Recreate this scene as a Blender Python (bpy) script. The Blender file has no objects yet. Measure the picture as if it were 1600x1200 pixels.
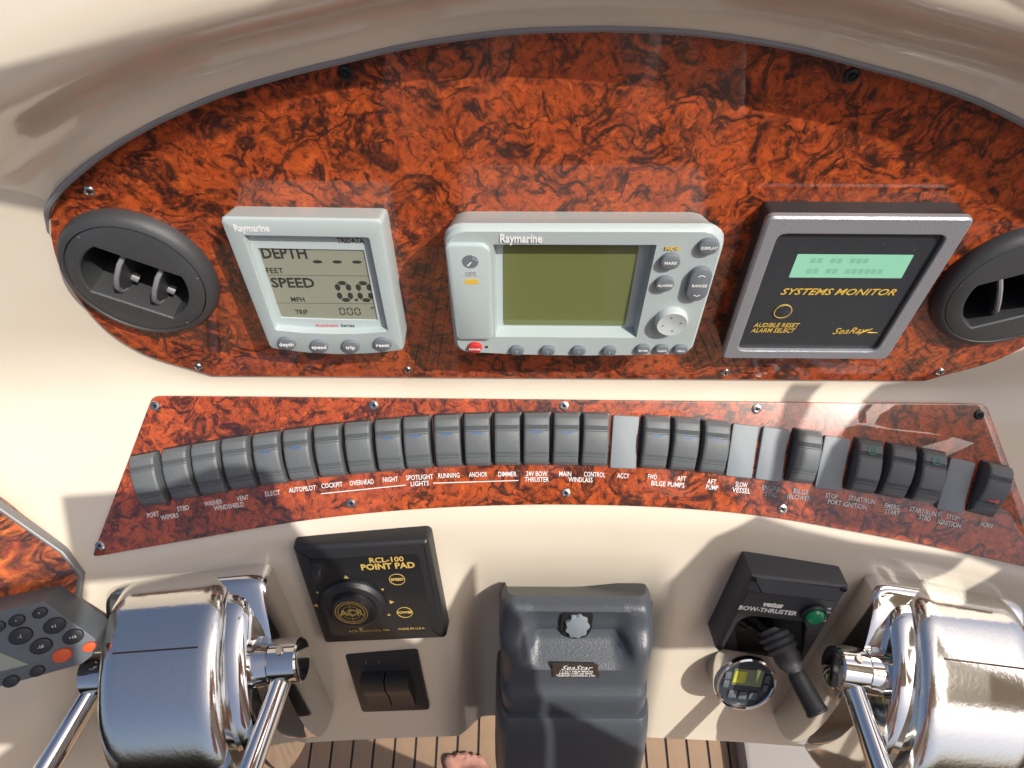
import bpy, bmesh, math, random
from mathutils import Vector as V, Matrix, noise
random.seed(7)
R = math.radians
sc = bpy.context.scene
COL = sc.collection

# ------------------------------------------------------------------ camera
F = 1065.0                      # focal length in pixels of a 1600 px wide picture
PITCH, ROLL = R(60), R(.4)
CAM = V((0, 0, 1.7))
fw = V((0, math.cos(PITCH), -math.sin(PITCH)))
dn0 = V((0, -math.sin(PITCH), -math.cos(PITCH)))
rt0 = V((1, 0, 0))
rt = rt0*math.cos(ROLL) - dn0*math.sin(ROLL)
dn = dn0*math.cos(ROLL) + rt0*math.sin(ROLL)
cd = bpy.data.cameras.new('camera')
cd.sensor_width = 36; cd.lens = 36*F/1600; cd.clip_start = .02; cd.clip_end = 500
cam = bpy.data.objects.new('camera', cd); COL.objects.link(cam)
m = Matrix((rt, -dn, -fw)).transposed().to_4x4(); m.translation = CAM
cam.matrix_world = m
sc.camera = cam

# ------------------------------------------------------------------ light
SUN = V((.503, -.303, .808)).normalized()
w = bpy.data.worlds.new('World'); sc.world = w; w.use_nodes = True
nt = w.node_tree
sky = nt.nodes.new('ShaderNodeTexSky'); sky.sky_type = 'NISHITA'; sky.sun_disc = False; sky.dust_density = 5; sky.air_density = .7
sky.sun_elevation = math.asin(SUN.z); sky.sun_rotation = math.atan2(SUN.x, SUN.y)
bg = nt.nodes['Background']; bg.inputs['Strength'].default_value = .13
nt.links.new(sky.outputs[0], bg.inputs[0])
sl = bpy.data.lights.new('sun', 'SUN'); sl.energy = 4.1; sl.angle = R(.45); sl.color = (1, .955, .88)
so = bpy.data.objects.new('sun', sl); COL.objects.link(so)
so.rotation_euler = SUN.to_track_quat('Z', 'Y').to_euler()
sc.view_settings.view_transform = 'Standard'; sc.view_settings.look = 'None'
sc.view_settings.gamma = 1; sc.view_settings.exposure = .13
sc.cycles.max_bounces = 8; sc.cycles.caustics_reflective = False

# ------------------------------------------------------------------ planes of the console
def ray(u, v): return fw + rt*((u-800)/F) + dn*((v-600)/F)
class Plane:
    def __init__(s, o, lean, yaw=0):
        l, y = R(lean), R(yaw)
        s.o = V(o); s.ex = V((math.cos(y), math.sin(y), 0))
        s.ey = V((-math.sin(y), math.cos(y), 0))*math.sin(l) + V((0, 0, math.cos(l)))
        s.n = s.ex.cross(s.ey)
    def hit(s, u, v, h=0):
        d = ray(u, v); t = (s.o + s.n*h - CAM).dot(s.n)/d.dot(s.n)
        q = CAM + d*t - s.o
        return V((q.dot(s.ex), q.dot(s.ey)))
    def w(s, a, b, h=0): return s.o + s.ex*a + s.ey*b + s.n*h
    def mat(s, a, b, h=0, rot=0):
        mm = Matrix((s.ex, s.ey, s.n)).transposed().to_4x4(); mm.translation = s.w(a, b, h)
        return mm @ Matrix.Rotation(rot, 4, 'Z')
PU = Plane(CAM + ray(800, 450)*.5, 12)                 # upper instrument panel
PS = Plane(PU.w(0, PU.hit(800, 604)[1]), 55)           # switch panel
PL = Plane(PS.w(0, PS.hit(870, 800)[1]), 28)           # lower face
X0 = .0477                                             # centre line of the console

# ------------------------------------------------------------------ materials
def mat(name, col, rough=.5, metal=0, coat=0, spec=.5, bump=None, vary=None, emit=None, coatr=.03):
    mt = bpy.data.materials.new(name); mt.use_nodes = True
    n = mt.node_tree.nodes; l = mt.node_tree.links; b = n['Principled BSDF']
    b.inputs['Base Color'].default_value = (*col, 1); b.inputs['Roughness'].default_value = rough
    b.inputs['Metallic'].default_value = metal; b.inputs['Coat Weight'].default_value = coat
    b.inputs['Coat Roughness'].default_value = coatr; b.inputs['Specular IOR Level'].default_value = spec
    tc = n.new('ShaderNodeTexCoord')
    if vary:                                            # (scale, second colour, threshold lo, hi)
        t = n.new('ShaderNodeTexNoise'); t.inputs['Scale'].default_value = vary[0]; t.inputs['Detail'].default_value = 6
        r = n.new('ShaderNodeValToRGB'); r.color_ramp.elements[0].position = vary[2]; r.color_ramp.elements[1].position = vary[3]
        r.color_ramp.elements[0].color = (*col, 1); r.color_ramp.elements[1].color = (*vary[1], 1)
        l.new(tc.outputs['Object'], t.inputs['Vector']); l.new(t.outputs['Fac'], r.inputs[0]); l.new(r.outputs[0], b.inputs['Base Color'])
    if bump:                                            # (scale, strength)
        t = n.new('ShaderNodeTexNoise'); t.inputs['Scale'].default_value = bump[0]; t.inputs['Detail'].default_value = 3
        k = n.new('ShaderNodeBump'); k.inputs['Strength'].default_value = bump[1]; k.inputs['Distance'].default_value = .001
        l.new(tc.outputs['Object'], t.inputs['Vector']); l.new(t.outputs['Fac'], k.inputs['Height']); l.new(k.outputs[0], b.inputs['Normal'])
    if emit:
        b.inputs['Emission Color'].default_value = (*emit[0], 1); b.inputs['Emission Strength'].default_value = emit[1]
    return mt

def burl_mat(name, stretch=(2.0, 2.0, 2.0), lift=1):
    mt = bpy.data.materials.new(name); mt.use_nodes = True
    n = mt.node_tree.nodes; l = mt.node_tree.links; b = n['Principled BSDF']
    tc = n.new('ShaderNodeTexCoord'); mp = n.new('ShaderNodeMapping'); mp.inputs['Scale'].default_value = stretch
    l.new(tc.outputs['Object'], mp.inputs[0])
    def nz(scale, det, dist, src, rough=.55):
        t = n.new('ShaderNodeTexNoise'); t.inputs['Scale'].default_value = scale; t.inputs['Detail'].default_value = det
        t.inputs['Distortion'].default_value = dist; t.inputs['Roughness'].default_value = rough; l.new(src, t.inputs['Vector']); return t
    def mth(op, a, c=None, clamp=False):
        k = n.new('ShaderNodeMath'); k.operation = op; k.use_clamp = clamp
        for i, x in enumerate((a, c)):
            if x is None: continue
            if isinstance(x, (int, float)): k.inputs[i].default_value = x
            else: l.new(x, k.inputs[i])
        return k.outputs[0]
    def ramp(src, p0, p1, c0=(0, 0, 0, 1), c1=(1, 1, 1, 1)):
        r = n.new('ShaderNodeValToRGB'); e = r.color_ramp.elements
        e[0].position = p0; e[1].position = p1; e[0].color = c0; e[1].color = c1; l.new(src, r.inputs[0]); return r
    def mix(fac, a, c, bt='MIX'):
        k = n.new('ShaderNodeMix'); k.data_type = 'RGBA'; k.blend_type = bt
        for i, x in ((0, fac), (6, a), (7, c)):
            if isinstance(x, (int, float)): k.inputs[i].default_value = x
            elif isinstance(x, tuple): k.inputs[i].default_value = x
            else: l.new(x, k.inputs[i])
        return k.outputs[2]
    wv = nz(22, 3, 0, mp.outputs[0])
    off = n.new('ShaderNodeVectorMath'); off.operation = 'MULTIPLY_ADD'
    off.inputs[1].default_value = (.026, .026, .026); l.new(wv.outputs['Color'], off.inputs[0]); l.new(mp.outputs[0], off.inputs[2])
    P = off.outputs[0]
    big = nz(15, 5, 1.2, P).outputs['Fac']
    med = nz(34, 5, 2.2, P).outputs['Fac']
    fine = nz(120, 4, 1.0, P).outputs['Fac']
    base = ramp(med, .3, .72, (.20, .034, .010, 1), (.64*lift, .125*lift**1.7, .024, 1)).outputs[0]
    base = mix(ramp(fine, .42, .68).outputs[0], base, (.50, .075, .017, 1))
    # swirling growth bands: contour lines of a warped field
    sw = mth('PINGPONG', mth('MULTIPLY', med, 11.0), 1.0)
    bands = ramp(sw, .0, .36, (1, 1, 1, 1), (0, 0, 0, 1)).outputs[0]
    gate = ramp(nz(28, 3, .8, P).outputs['Fac'], .42, .60).outputs[0]
    base = mix(mth('MULTIPLY', mth('MULTIPLY', bands, gate), .75), base, (.070, .014, .007, 1))
    # dark meandering veins and blotches
    vein = ramp(mth('ABSOLUTE', mth('SUBTRACT', big, .5)), .006, .06, (1, 1, 1, 1), (0, 0, 0, 1)).outputs[0]
    g2 = ramp(nz(19, 2, .5, P).outputs['Fac'], .36, .52).outputs[0]
    base = mix(mth('MULTIPLY', mth('MULTIPLY', vein, g2), .93), base, (.016, .008, .007, 1))
    blot = ramp(nz(26, 6, 1.6, P, .7).outputs['Fac'], .50, .66).outputs[0]
    base = mix(mth('MULTIPLY', blot, .90), base, (.022, .010, .008, 1))
    fb = ramp(nz(60, 5, 1.4, P, .65).outputs['Fac'], .52, .64).outputs[0]
    base = mix(mth('MULTIPLY', fb, .72), base, (.030, .010, .007, 1))
    # burl eyes
    vo = n.new('ShaderNodeTexVoronoi'); vo.inputs['Scale'].default_value = 48; l.new(P, vo.inputs['Vector'])
    eye = mth('PINGPONG', mth('MULTIPLY', vo.outputs['Distance'], 7.0), 1.0)
    em = ramp(vo.outputs['Distance'], .12, .30, (1, 1, 1, 1), (0, 0, 0, 1)).outputs[0]
    base = mix(mth('MULTIPLY', mth('MULTIPLY', ramp(eye, .2, .6, (1, 1, 1, 1), (0, 0, 0, 1)).outputs[0], em), .7), base, (.05, .012, .008, 1))
    l.new(base, b.inputs['Base Color'])
    b.inputs['Roughness'].default_value = .35; b.inputs['Coat Weight'].default_value = 1; b.inputs['Coat Roughness'].default_value = .015
    b.inputs['Coat IOR'].default_value = 1.55
    return mt

M = dict(
    gel=mat('cream_gelcoat', (.735, .655, .535), .26, coat=.7, vary=(9, (.70, .615, .49), .45, .75), coatr=.05, bump=(45, .05)),
    burl=burl_mat('burl_laminate'), burl_sunlit=burl_mat('burl_laminate_sunlit', (.7, 1.7, 1), 1.5),  # side copy of the burl, brightened in colour to paint in sunlight
    edge=mat('panel_edge', (.05, .035, .03), .4),
    black=mat('black_plastic', (.020, .020, .022), .40, bump=(900, .25)),
    vent=mat('vent_plastic', (.045, .047, .050), .45, bump=(1500, .3), vary=(300, (.06, .06, .06), .62, .8)),
    rocker=mat('rocker_plastic', (.118, .130, .137), .40, bump=(1400, .35), vary=(420, (.16, .17, .175), .60, .8)),
    helm=mat('helm_plastic', (.062, .071, .084), .36, bump=(700, .3), vary=(500, (.10, .11, .12), .63, .75)),
    box=mat('joystick_box', (.050, .054, .064), .45, bump=(1200, .2)),
    void=mat('dark_void', (.004, .004, .004), .8),
    blank=mat('grey_blank', (.21, .24, .265), .5, bump=(1500, .2), vary=(60, (.21, .24, .26), .4, .7)),
    ray=mat('pale_grey_case', (.40, .465, .465), .42, bump=(1800, .15)),
    ray2=mat('pale_grey_bezel', (.47, .545, .55), .45),
    btn=mat('grey_button', (.15, .17, .19), .42),
    btnl=mat('light_button', (.45, .49, .49), .42),
    red=mat('red_button', (.52, .03, .03), .45), orange=mat('orange_button', (.60, .085, .02), .4),
    lcd=mat('lcd_grey_green', (.27, .285, .225), .12, coat=.5, vary=(900, (.34, .35, .30), .66, .72)),
    lcdg=mat('lcd_olive', (.150, .170, .060), .08, coat=.4, vary=(700, (.26, .28, .14), .67, .74)),
    lcdm=mat('lcd_mint', (.27, .58, .42), .3, emit=((.15, .6, .36), .12)),
    lcdy=mat('lcd_yellow', (.36, .40, .08), .3, vary=(40, (.62, .6, .02), .4, .6)),
    ink=mat('lcd_ink', (.035, .04, .035), .4), inkm=mat('mint_ink', (.22, .51, .37), .4),
    alu=mat('brushed_aluminium', (.32, .33, .36), .42, metal=.45, bump=(600, .3)),
    face=mat('black_face', (.012, .014, .017), .28, coat=.3, vary=(700, (.10, .11, .11), .66, .73)),
    smf=mat('monitor_face', (.028, .033, .040), .35, vary=(700, (.12, .13, .13), .66, .73)),
    gold=mat('gold_print', (.58, .40, .10), .5), yel=mat('yellow_print', (.70, .47, .07), .5),
    white=mat('white_print', (.80, .80, .78), .5), grey=mat('grey_print', (.30, .32, .34), .5),
    blue=mat('blue_print', (.05, .11, .22), .5), cyan=mat('cyan_print', (.25, .65, .75), .5), green=mat('green_print', (.05, .50, .36), .5),
    redp=mat('red_print', (.70, .10, .08), .5),
    chrome=mat('chrome', (.80, .79, .77), .07, metal=1, bump=(60, .04)),
    chromeb=mat('brushed_chrome', (.85, .83, .78), .13, metal=1, bump=(260, .10)),
    steel=mat('screw_steel', (.55, .52, .5), .25, metal=1), screw=mat('black_screw', (.015, .015, .016), .3, metal=.3),
    gasket=mat('grey_trim', (.20, .20, .21), .45), keypad=mat('keypad_grey', (.10, .115, .13), .5, bump=(1200, .2)),
    green_lamp=mat('green_lens', (.0, .22, .085), .25, coat=.5),
    teak=mat('teak', (.23, .145, .085), .65, vary=(14, (.30, .19, .11), .35, .7), bump=(90, .4)),
    caulk=mat('black_caulk', (.012, .012, .012), .6),
    hatch=mat('hatch_grey', (.27, .25, .23), .6), skin=mat('skin', (.50, .24, .17), .5, vary=(40, (.58, .30, .22), .4, .7)),
    shade_tan=mat('tan_shade_sheet', (.42, .39, .33), .8), dark=mat('dark_vinyl', (.05, .04, .035), .6), pale=mat('pale_plastic', (.72, .78, .80), .3),
    shirt=mat('white_shirt', (.74, .74, .72), .8), shorts=mat('tan_shorts', (.42, .36, .28), .8),
    putty=mat('gray_disc', (.22, .25, .28), .4, bump=(120, .6)),
)

cv = M['shade_tan'].node_tree; tr = cv.nodes.new('ShaderNodeBsdfTranslucent'); tr.inputs[0].default_value = (.62, .57, .48, 1)  # translucency added so the unseen shade sheets look pale in the chrome
mx = cv.nodes.new('ShaderNodeMixShader'); mx.inputs[0].default_value = .22
cv.links.new(cv.nodes['Principled BSDF'].outputs[0], mx.inputs[1]); cv.links.new(tr.outputs[0], mx.inputs[2]); cv.links.new(mx.outputs[0], cv.nodes['Material Output'].inputs[0])
# ------------------------------------------------------------------ builders
def link(name, me, mt, parent=None, smooth=True, mw=None):
    o = bpy.data.objects.new(name, me); COL.objects.link(o)
    if mt is not None and not me.materials: me.materials.append(mt)
    if smooth:
        for p in me.polygons: p.use_smooth = True
        try: me.set_sharp_from_angle(angle=R(32))
        except Exception: pass
    if parent: o.parent = parent
    if mw is not None: o.matrix_world = mw
    return o
def mesh(verts, faces):
    me = bpy.data.meshes.new('m'); me.from_pydata([tuple(v) for v in verts], [], faces)
    bm = bmesh.new(); bm.from_mesh(me); bmesh.ops.recalc_face_normals(bm, faces=bm.faces); bm.to_mesh(me); bm.free()
    me.update(); return me
def loft(rings, cap0=True, cap1=True, closed=True):
    n = len(rings[0]); vs = [p for r in rings for p in r]; fs = []
    for i in range(len(rings)-1):
        for j in range(n if closed else n-1):
            k = (j+1) % n; fs.append((i*n+j, i*n+k, (i+1)*n+k, (i+1)*n+j))
    if cap0: fs.append(tuple(range(n))[::-1])
    if cap1: fs.append(tuple((len(rings)-1)*n+j for j in range(n)))
    return mesh(vs, fs)
def inset(pts, d):
    n = len(pts); out = []
    area = sum(pts[i][0]*pts[(i+1) % n][1]-pts[(i+1) % n][0]*pts[i][1] for i in range(n))
    s = 1 if area > 0 else -1
    for i in range(n):
        p0, p1, p2 = V(pts[i-1][:2]), V(pts[i][:2]), V(pts[(i+1) % n][:2])
        a = (p1-p0).normalized() if (p1-p0).length > 1e-9 else V((1, 0)); b = (p2-p1).normalized() if (p2-p1).length > 1e-9 else a
        na, nb = V((-a.y, a.x))*s, V((-b.y, b.x))*s
        k = na+nb; k = k/max(k.dot(na), .35) if k.length > 1e-6 else na
        out.append((p1.x+k.x*d, p1.y+k.y*d))
    return out
def prism(pts, z0, z1, bev=0, steps=2, draft=0):
    rings = [[(x, y, z0) for x, y in pts]]
    if bev <= 0: rings.append([(x, y, z1) for x, y in inset(pts, draft)] if draft else [(x, y, z1) for x, y in pts])
    else:
        for k in range(steps+1):
            a = k/steps*math.pi/2
            q = inset(pts, draft + bev*(1-math.cos(a)))
            rings.append([(x, y, z1-bev+bev*math.sin(a)) for x, y in q])
    return loft(rings)
def rrect(w, h, r, n=5, cx=0, cy=0):
    out = []; r = min(r, w/2-1e-5, h/2-1e-5)
    for sx, sy, a0 in ((1, 1, 0), (-1, 1, 90), (-1, -1, 180), (1, -1, 270)):
        for k in range(n+1):
            a = R(a0+90*k/n); out.append((cx+sx*(w/2-r)+r*math.cos(a), cy+sy*(h/2-r)+r*math.sin(a)))
    return out
def rpoly(pts, r, n=5):
    out = []; N = len(pts)
    for i in range(N):
        p0, p1, p2 = V(pts[i-1][:2]), V(pts[i][:2]), V(pts[(i+1) % N][:2])
        rr = min(r, (p0-p1).length*.45, (p2-p1).length*.45)
        a, b = p1+(p0-p1).normalized()*rr, p1+(p2-p1).normalized()*rr
        for k in range(n+1):
            t = k/n; q = a*(1-t)**2+p1*2*t*(1-t)+b*t*t; out.append((q.x, q.y))
    return out
def circ(r, n=32, cx=0, cy=0, ry=None): return [(cx+r*math.cos(2*math.pi*k/n), cy+(ry or r)*math.sin(2*math.pi*k/n)) for k in range(n)]
def lathe(prof, n=40, cap=True):           # prof: list of (r, z)
    return loft([[(r*math.cos(2*math.pi*k/n), r*math.sin(2*math.pi*k/n), z) for k in range(n)] for r, z in prof], cap, cap)
def frame_mesh(outer, inner, z0, z1, zi):       # flat ring: outer outline to inner outline with side walls
    n = len(outer); assert n == len(inner)
    rings = [[(x, y, z0) for x, y in outer], [(x, y, z1) for x, y in outer], [(x, y, z1) for x, y in inner], [(x, y, zi) for x, y in inner]]
    return loft(rings, False, False)
def tube(path, radii, n=20, cap=True):
    rings = []
    for i, p in enumerate(path):
        p = V(p); t = (V(path[min(i+1, len(path)-1)])-V(path[max(i-1, 0)])).normalized()
        a = t.cross(V((0, 0, 1)) if abs(t.z) < .9 else V((1, 0, 0))).normalized(); b = t.cross(a)
        r = radii[i] if isinstance(radii, (list, tuple)) else radii
        rings.append([p+a*r*math.cos(2*math.pi*k/n)+b*r*math.sin(2*math.pi*k/n) for k in range(n)])
    return loft(rings, cap, cap)
def text(body, size, x, y, z, mt, parent, rot=0, bold=.0, shear=0, sx=1, name='lettering', align='CENTER', space=1, width=None):
    cu = bpy.data.curves.new('t', 'FONT'); cu.body = body; cu.size = size; cu.align_x = align; cu.align_y = 'CENTER'
    cu.offset = bold*size; cu.shear = shear; cu.resolution_u = 2; cu.space_character = space; cu.extrude = .00008
    t = bpy.data.objects.new('t', cu); COL.objects.link(t)
    bpy.context.view_layer.update()
    me = bpy.data.meshes.new_from_object(t.evaluated_get(bpy.context.evaluated_depsgraph_get()))
    bpy.data.objects.remove(t); bpy.data.curves.remove(cu)
    if width:
        q = [v.co.x for v in me.vertices]; sx = width/max(1e-6, max(q)-min(q))
    me.materials.clear(); me.transform(Matrix.Translation((x, y, z)) @ Matrix.Rotation(rot, 4, 'Z') @ Matrix.Diagonal((sx, 1, 1, 1)))
    return link(name, me, mt, parent, False)
def tag(o, label, cat, group=None):
    o['label'] = label; o['category'] = cat
    if group: o['group'] = group
    return o
def thing(name, label, cat, mw, group=None):
    o = bpy.data.objects.new(name, None); COL.objects.link(o); o.empty_display_size = .02; o.matrix_world = mw
    return tag(o, label, cat, group)
def struct(o): o['kind'] = 'structure'; return o
def sm(a, b, x): t = min(1, max(0, (x-a)/(b-a))); return t*t*(3-2*t)
def catmull(pts, per=6):
    out = []; n = len(pts)
    for i in range(n-1):
        p0, p1, p2, p3 = [V(pts[max(0, min(n-1, i+k))]) for k in (-1, 0, 1, 2)]
        for j in range(per):
            t = j/per
            out.append(.5*((2*p1)+(p2-p0)*t+(2*p0-5*p1+4*p2-p3)*t*t+(3*p1-p0-3*p2+p3)*t**3))
    out.append(V(pts[-1])); return out

# ------------------------------------------------------------------ the console moulding
def yz(v): return V((v.y, v.z))
eU, eS, eL = yz(PU.ey), yz(PS.ey), yz(PL.ey); nL = yz(PL.n); nU = yz(PU.n); nS = yz(PS.n)
c1 = yz(PS.o)
def s_bend(X):
    s = .1135+.048*((X-.0465)/.395)**2
    return s + .085*sm(-.365, -.43, X)
def fil(p, d0, d1, r, n):        # quadratic fillet at p, arriving from p+d0 and leaving to p+d1
    a, b = p+d0*r, p+d1*r
    return [a*(1-t)**2+p*2*t*(1-t)+b*t*t for t in [k/n for k in range(n+1)]]
def chan(X, t):
    wall = sm(-.060, -.028, X)*(1-sm(.124, .156, X))
    return .024*wall*sm(.03, .16, t)
BACK = .0035
def profile(X):
    out = []
    side = sm(.30, .40, abs(X-X0))
    r1 = .013+.045*side
    p1 = c1 - nU*BACK*0 - nS*BACK
    for k in range(28): out.append(p1+eU*(.30-(.30-r1)*k/28))
    out += fil(p1, eU, -eS, r1, 8)
    s = s_bend(X); p2 = p1-eS*s
    for k in range(1, 7): out.append(p1-eS*(r1+(s-.016-r1)*k/7))
    out += fil(p2, eS, -eL, .016, 8)
    h = (p2-yz(PL.o)).dot(nL); b2 = (p2-yz(PL.o)).dot(eL)
    bend = b2 - (-.338)
    for k in range(1, 29):
        t = .016+(bend-.016)*k/28
        out.append(p2-eL*t - nL*chan(X, t))
    e = out[-1]
    out.append(e-eL*.004-nL*.004); out.append(e-eL*.004-nL*.03)
    return out
xs = [-.80+.008*k for k in range(208)]
pr = [profile(x) for x in xs]
nv = len(pr[0]); vs = [(x, q.x, q.y) for x, p in zip(xs, pr) for q in p]
VENTS = ((-.2665, .0120, R(-27)), (2*X0+.2665, .0060, R(22)))
VW = [PU.w(a, b) for a, b, c in VENTS]
fs = [(i*nv+j, (i+1)*nv+j, (i+1)*nv+j+1, i*nv+j+1) for i in range(len(xs)-1) for j in range(nv-1) if min((V(vs[i*nv+j])-q).length for q in VW) > .046]
console = thing('helm_console', 'cream moulded fibreglass helm console carrying the burl panels and instruments', 'console', Matrix.Translation((X0, .3, 0)))
def keep(name, me, mt, parent):      # world-space mesh under a parent
    o = link(name, me, mt, parent); o.matrix_parent_inverse = parent.matrix_world.inverted(); return o
bpy.context.view_layer.update()
keep('shell', mesh(vs, fs), M['gel'], console)

# upper panel outline
lp = [(330, 585), (300, 578), (230, 556), (170, 520), (120, 465), (90, 410), (78, 355), (85, 320), (110, 285), (170, 235), (250, 187), (350, 143), (450, 112), (540, 90), (650, 65), (800, 45), (905, 41)]
L_ = [PU.hit(u, v) for u, v in lp]; bb = PU.hit(640, 590)[1]; L_[0].y = bb; L_[-1] = V((X0, PU.hit(905, 40)[1]))
left = catmull(L_, 5)
arch = left + [V((2*X0-p.x, p.y)) for p in reversed(left[:-1])]
# hood swept round the arch
sec = [(-.0015, -.006), (0, .004), (.002, .0068), (.005, .0080), (.011, .0095), (.018, .0130), (.025, .0190), (.031, .0265), (.036, .0340), (.041, .0395), (.047, .0430), (.055, .0440), (.066, .0430), (.085, .0395), (.115, .031), (.16, .016), (.23, -.01)]
ia = 6*5-1; hood = arch[ia:len(arch)-ia]
rings = []
for i, p in enumerate(hood):
    t = (hood[min(i+1, len(hood)-1)]-hood[max(i-1, 0)]).normalized(); o_ = V((-t.y, t.x))
    f_ = min(i, len(hood)-1-i)/ (len(hood)/2); k = sm(-.01, .36, f_); wd = 1.25-.25*sm(.05, .75, f_)
    rings.append([tuple(PU.w(p.x+o_.x*d*(wd if d > 0 else 1), p.y+o_.y*d*(wd if d > 0 else 1), z*(k if d > .001 else max(k, .2))*1.12-.006*(1-k)*(1 if d > .001 else 0))) for d, z in sec])
keep('hood', loft(rings, False, False, False), M['gel'], console)
from mathutils.bvhtree import BVHTree
nn = len(sec); HOOD = BVHTree.FromPolygons([V(p) for r in rings for p in r], [(i*nn+j, i*nn+j+1, (i+1)*nn+j+1, (i+1)*nn+j) for i in range(len(rings)-1) for j in range(nn-1)])
rim = []
for i, p in enumerate(hood):
    t = (hood[min(i+1, len(hood)-1)]-hood[max(i-1, 0)]).normalized(); o_ = V((-t.y, t.x)); k = sm(0, .15, min(i, len(hood)-1-i)/(len(hood)/2))
    c = PU.w(p.x+o_.x*.0015, p.y+o_.y*.0015, -.004+.010*k)
    rim.append([c+(PU.ex*o_.x+PU.ey*o_.y)*.0022*math.cos(a)+PU.n*.0035*math.sin(a) for a in [2*math.pi*j/8 for j in range(8)]])
keep('trim', loft(rim), M['gasket'], console)

# ------------------------------------------------------------------ burl panels
def screw(parent, a, b, z, mt, r=.0042, dish=True):
    s = link('screw', lathe([(r*.2, -.001), (r, -.001), (r, .0004), (r*.9, .001), (r*.55, .0014), (r*.5, .0006), (r*.1, .0004)], 20), mt, parent); s.location = (a, b, z)
    cr = mesh(*cross(r*.36, r*.12, .0015)); c = link('slot', cr, M['void'], s, False); c.rotation_euler.z = random.random()*2
    return s
def cross(l, w_, z):
    p = [(l, -w_), (l, w_), (w_, w_), (w_, l), (-w_, l), (-w_, w_), (-l, w_), (-l, -w_), (-w_, -w_), (-w_, -l), (w_, -l), (w_, -w_)]
    return [(x, y, z) for x, y in p], [(0, 1, 2, 11), (2, 3, 4, 5), (5, 6, 7, 8), (8, 9, 10, 11), (2, 5, 8, 11)]
up = thing('instrument_panel', 'large arched glossy burl wood panel behind the instruments', 'panel', PU.mat(0, 0))
board = link('board', prism([tuple(p) for p in arch], -.003, .0005, .0012), M['burl'], up)
for a, b, c in VENTS:
    cut = link('cut', prism(circ(.043, 48, a, b), -.02, .02), M['edge'], up)
    md = board.modifiers.new('b', 'BOOLEAN'); md.object = cut; md.operation = 'DIFFERENCE'; md.solver = 'EXACT'
    bpy.context.view_layer.update()
    me = bpy.data.meshes.new_from_object(board.evaluated_get(bpy.context.evaluated_depsgraph_get()))
    board.modifiers.clear(); board.data = me; bpy.data.objects.remove(cut)
board.data.materials.clear(); board.data.materials.append(M['burl'])
for p in board.data.polygons: p.use_smooth = False
for u, v, mt in ((540, 113, 'screw'), (1330, 117, 'screw'), (140, 297, 'steel'), (310, 572, 'steel'), (637, 577, 'steel'), (1133, 581, 'steel'), (1468, 580, 'steel')):
    a = PU.hit(u, v); screw(up, a.x, a.y, .0008, M[mt], .0045 if v < 200 else .0038)

bot = [(143, 871), (290, 845), (441, 819), (550, 805), (660, 795.5), (770, 790.5), (881, 789), (1010, 792), (1130, 800), (1220, 811), (1302, 825), (1430, 849), (1567, 878), (1640, 895)]
outl = [tuple(PS.hit(238, 618)), *[tuple(p) for p in catmull([PS.hit(u, v) for u, v in bot], 4)], tuple(PS.hit(1541, 631))]
sp_ = thing('switch_panel', 'curved lower burl wood panel holding the long row of rocker switches', 'panel', PS.mat(0, 0))
link('board', prism(rpoly(outl, .006, 4), -.006, .0005, .0012), M['burl'], sp_)
for u, v in ((243, 634), (584, 633), (881, 634), (1182, 639), (1529, 648), (157, 852), (549, 786), (884, 770), (1222, 795)):
    a = PS.hit(u, v); screw(sp_, a.x, a.y, .0008, M['steel'] if u < 1300 else M['screw'], .0042)
LEG = [('PORT', 240, 804), ('STBD', 287, 794), ('WIPERS', 266, 807), ('WASHER', 334, 785.5), ('VENT', 380, 778), ('WINDSHIELD', 358.5, 791), ('ELECT', 426.5, 770.6), ('AUTOPILOT', 473, 764), ('COCKPIT', 519, 758), ('OVERHEAD', 565.6, 753.7), ('NIGHT', 610, 749), ('SPOTLIGHT', 655.6, 745.7), ('LIGHTS', 656, 755.5), ('RUNNING', 701.7, 743), ('ANCHOR', 747, 741.4), ('DIMMER', 792.5, 740.8), ('24V BOW', 838.5, 740.2), ('THRUSTER', 838.5, 749.2), ('MAIN', 883, 740.4), ('CONTROL', 928.6, 741.4), ('WINDLASS', 907, 749.5), ('ACCY', 973.6, 743.4), ('FWD', 1019, 745), ('AFT', 1064.7, 748), ('BILGE PUMPS', 1043, 756.5), ('AFT', 1111.8, 752.6), ('PUMP', 1111.8, 761.6), ('SLOW', 1157.8, 757.3), ('VESSEL', 1157.8, 766.3), ('ENGINE', 1204, 763), ('SYNC', 1204, 772), ('BILGE', 1250.5, 768), ('(BLOWERS)', 1250.5, 777.5), ('STOP', 1298.6, 775), ('START/RUN', 1345.6, 781), ('PORT IGNITION', 1323, 788), ('EMERG', 1393, 791.5), ('START', 1393, 800.4), ('START/RUN', 1441, 799), ('STBD', 1444, 808.7), ('STOP', 1487, 808), ('IGNITION', 1482, 818), ('HORN', 1540, 820)]
def slope(u): return -math.atan(2*1.62e-4*(u-838))
for t, u, v in LEG:
    a = PS.hit(u, v); text(t, .0060, a.x, a.y, .0010, M['white'] if not 1190 < u < 1270 else M['grey'], sp_, slope(u), .006, width=.0026*len(t), name='legend')
def line(pl, par, p0, p1, w_, z, mt, name='rule'):
    a, b = pl.hit(*p0), pl.hit(*p1); d = (b-a).normalized(); n_ = V((-d.y, d.x))*w_/2
    link(name, mesh([(*(a+n_), z), (*(a-n_), z), (*(b-n_), z), (*(b+n_), z)], [(0, 1, 2, 3)]), mt, par, False)
line(PS, sp_, (502, 771), (634, 757.5), .0007, .001, M['white']); line(PS, sp_, (677, 754.5), (810, 750.3), .0007, .001, M['white'])
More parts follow.
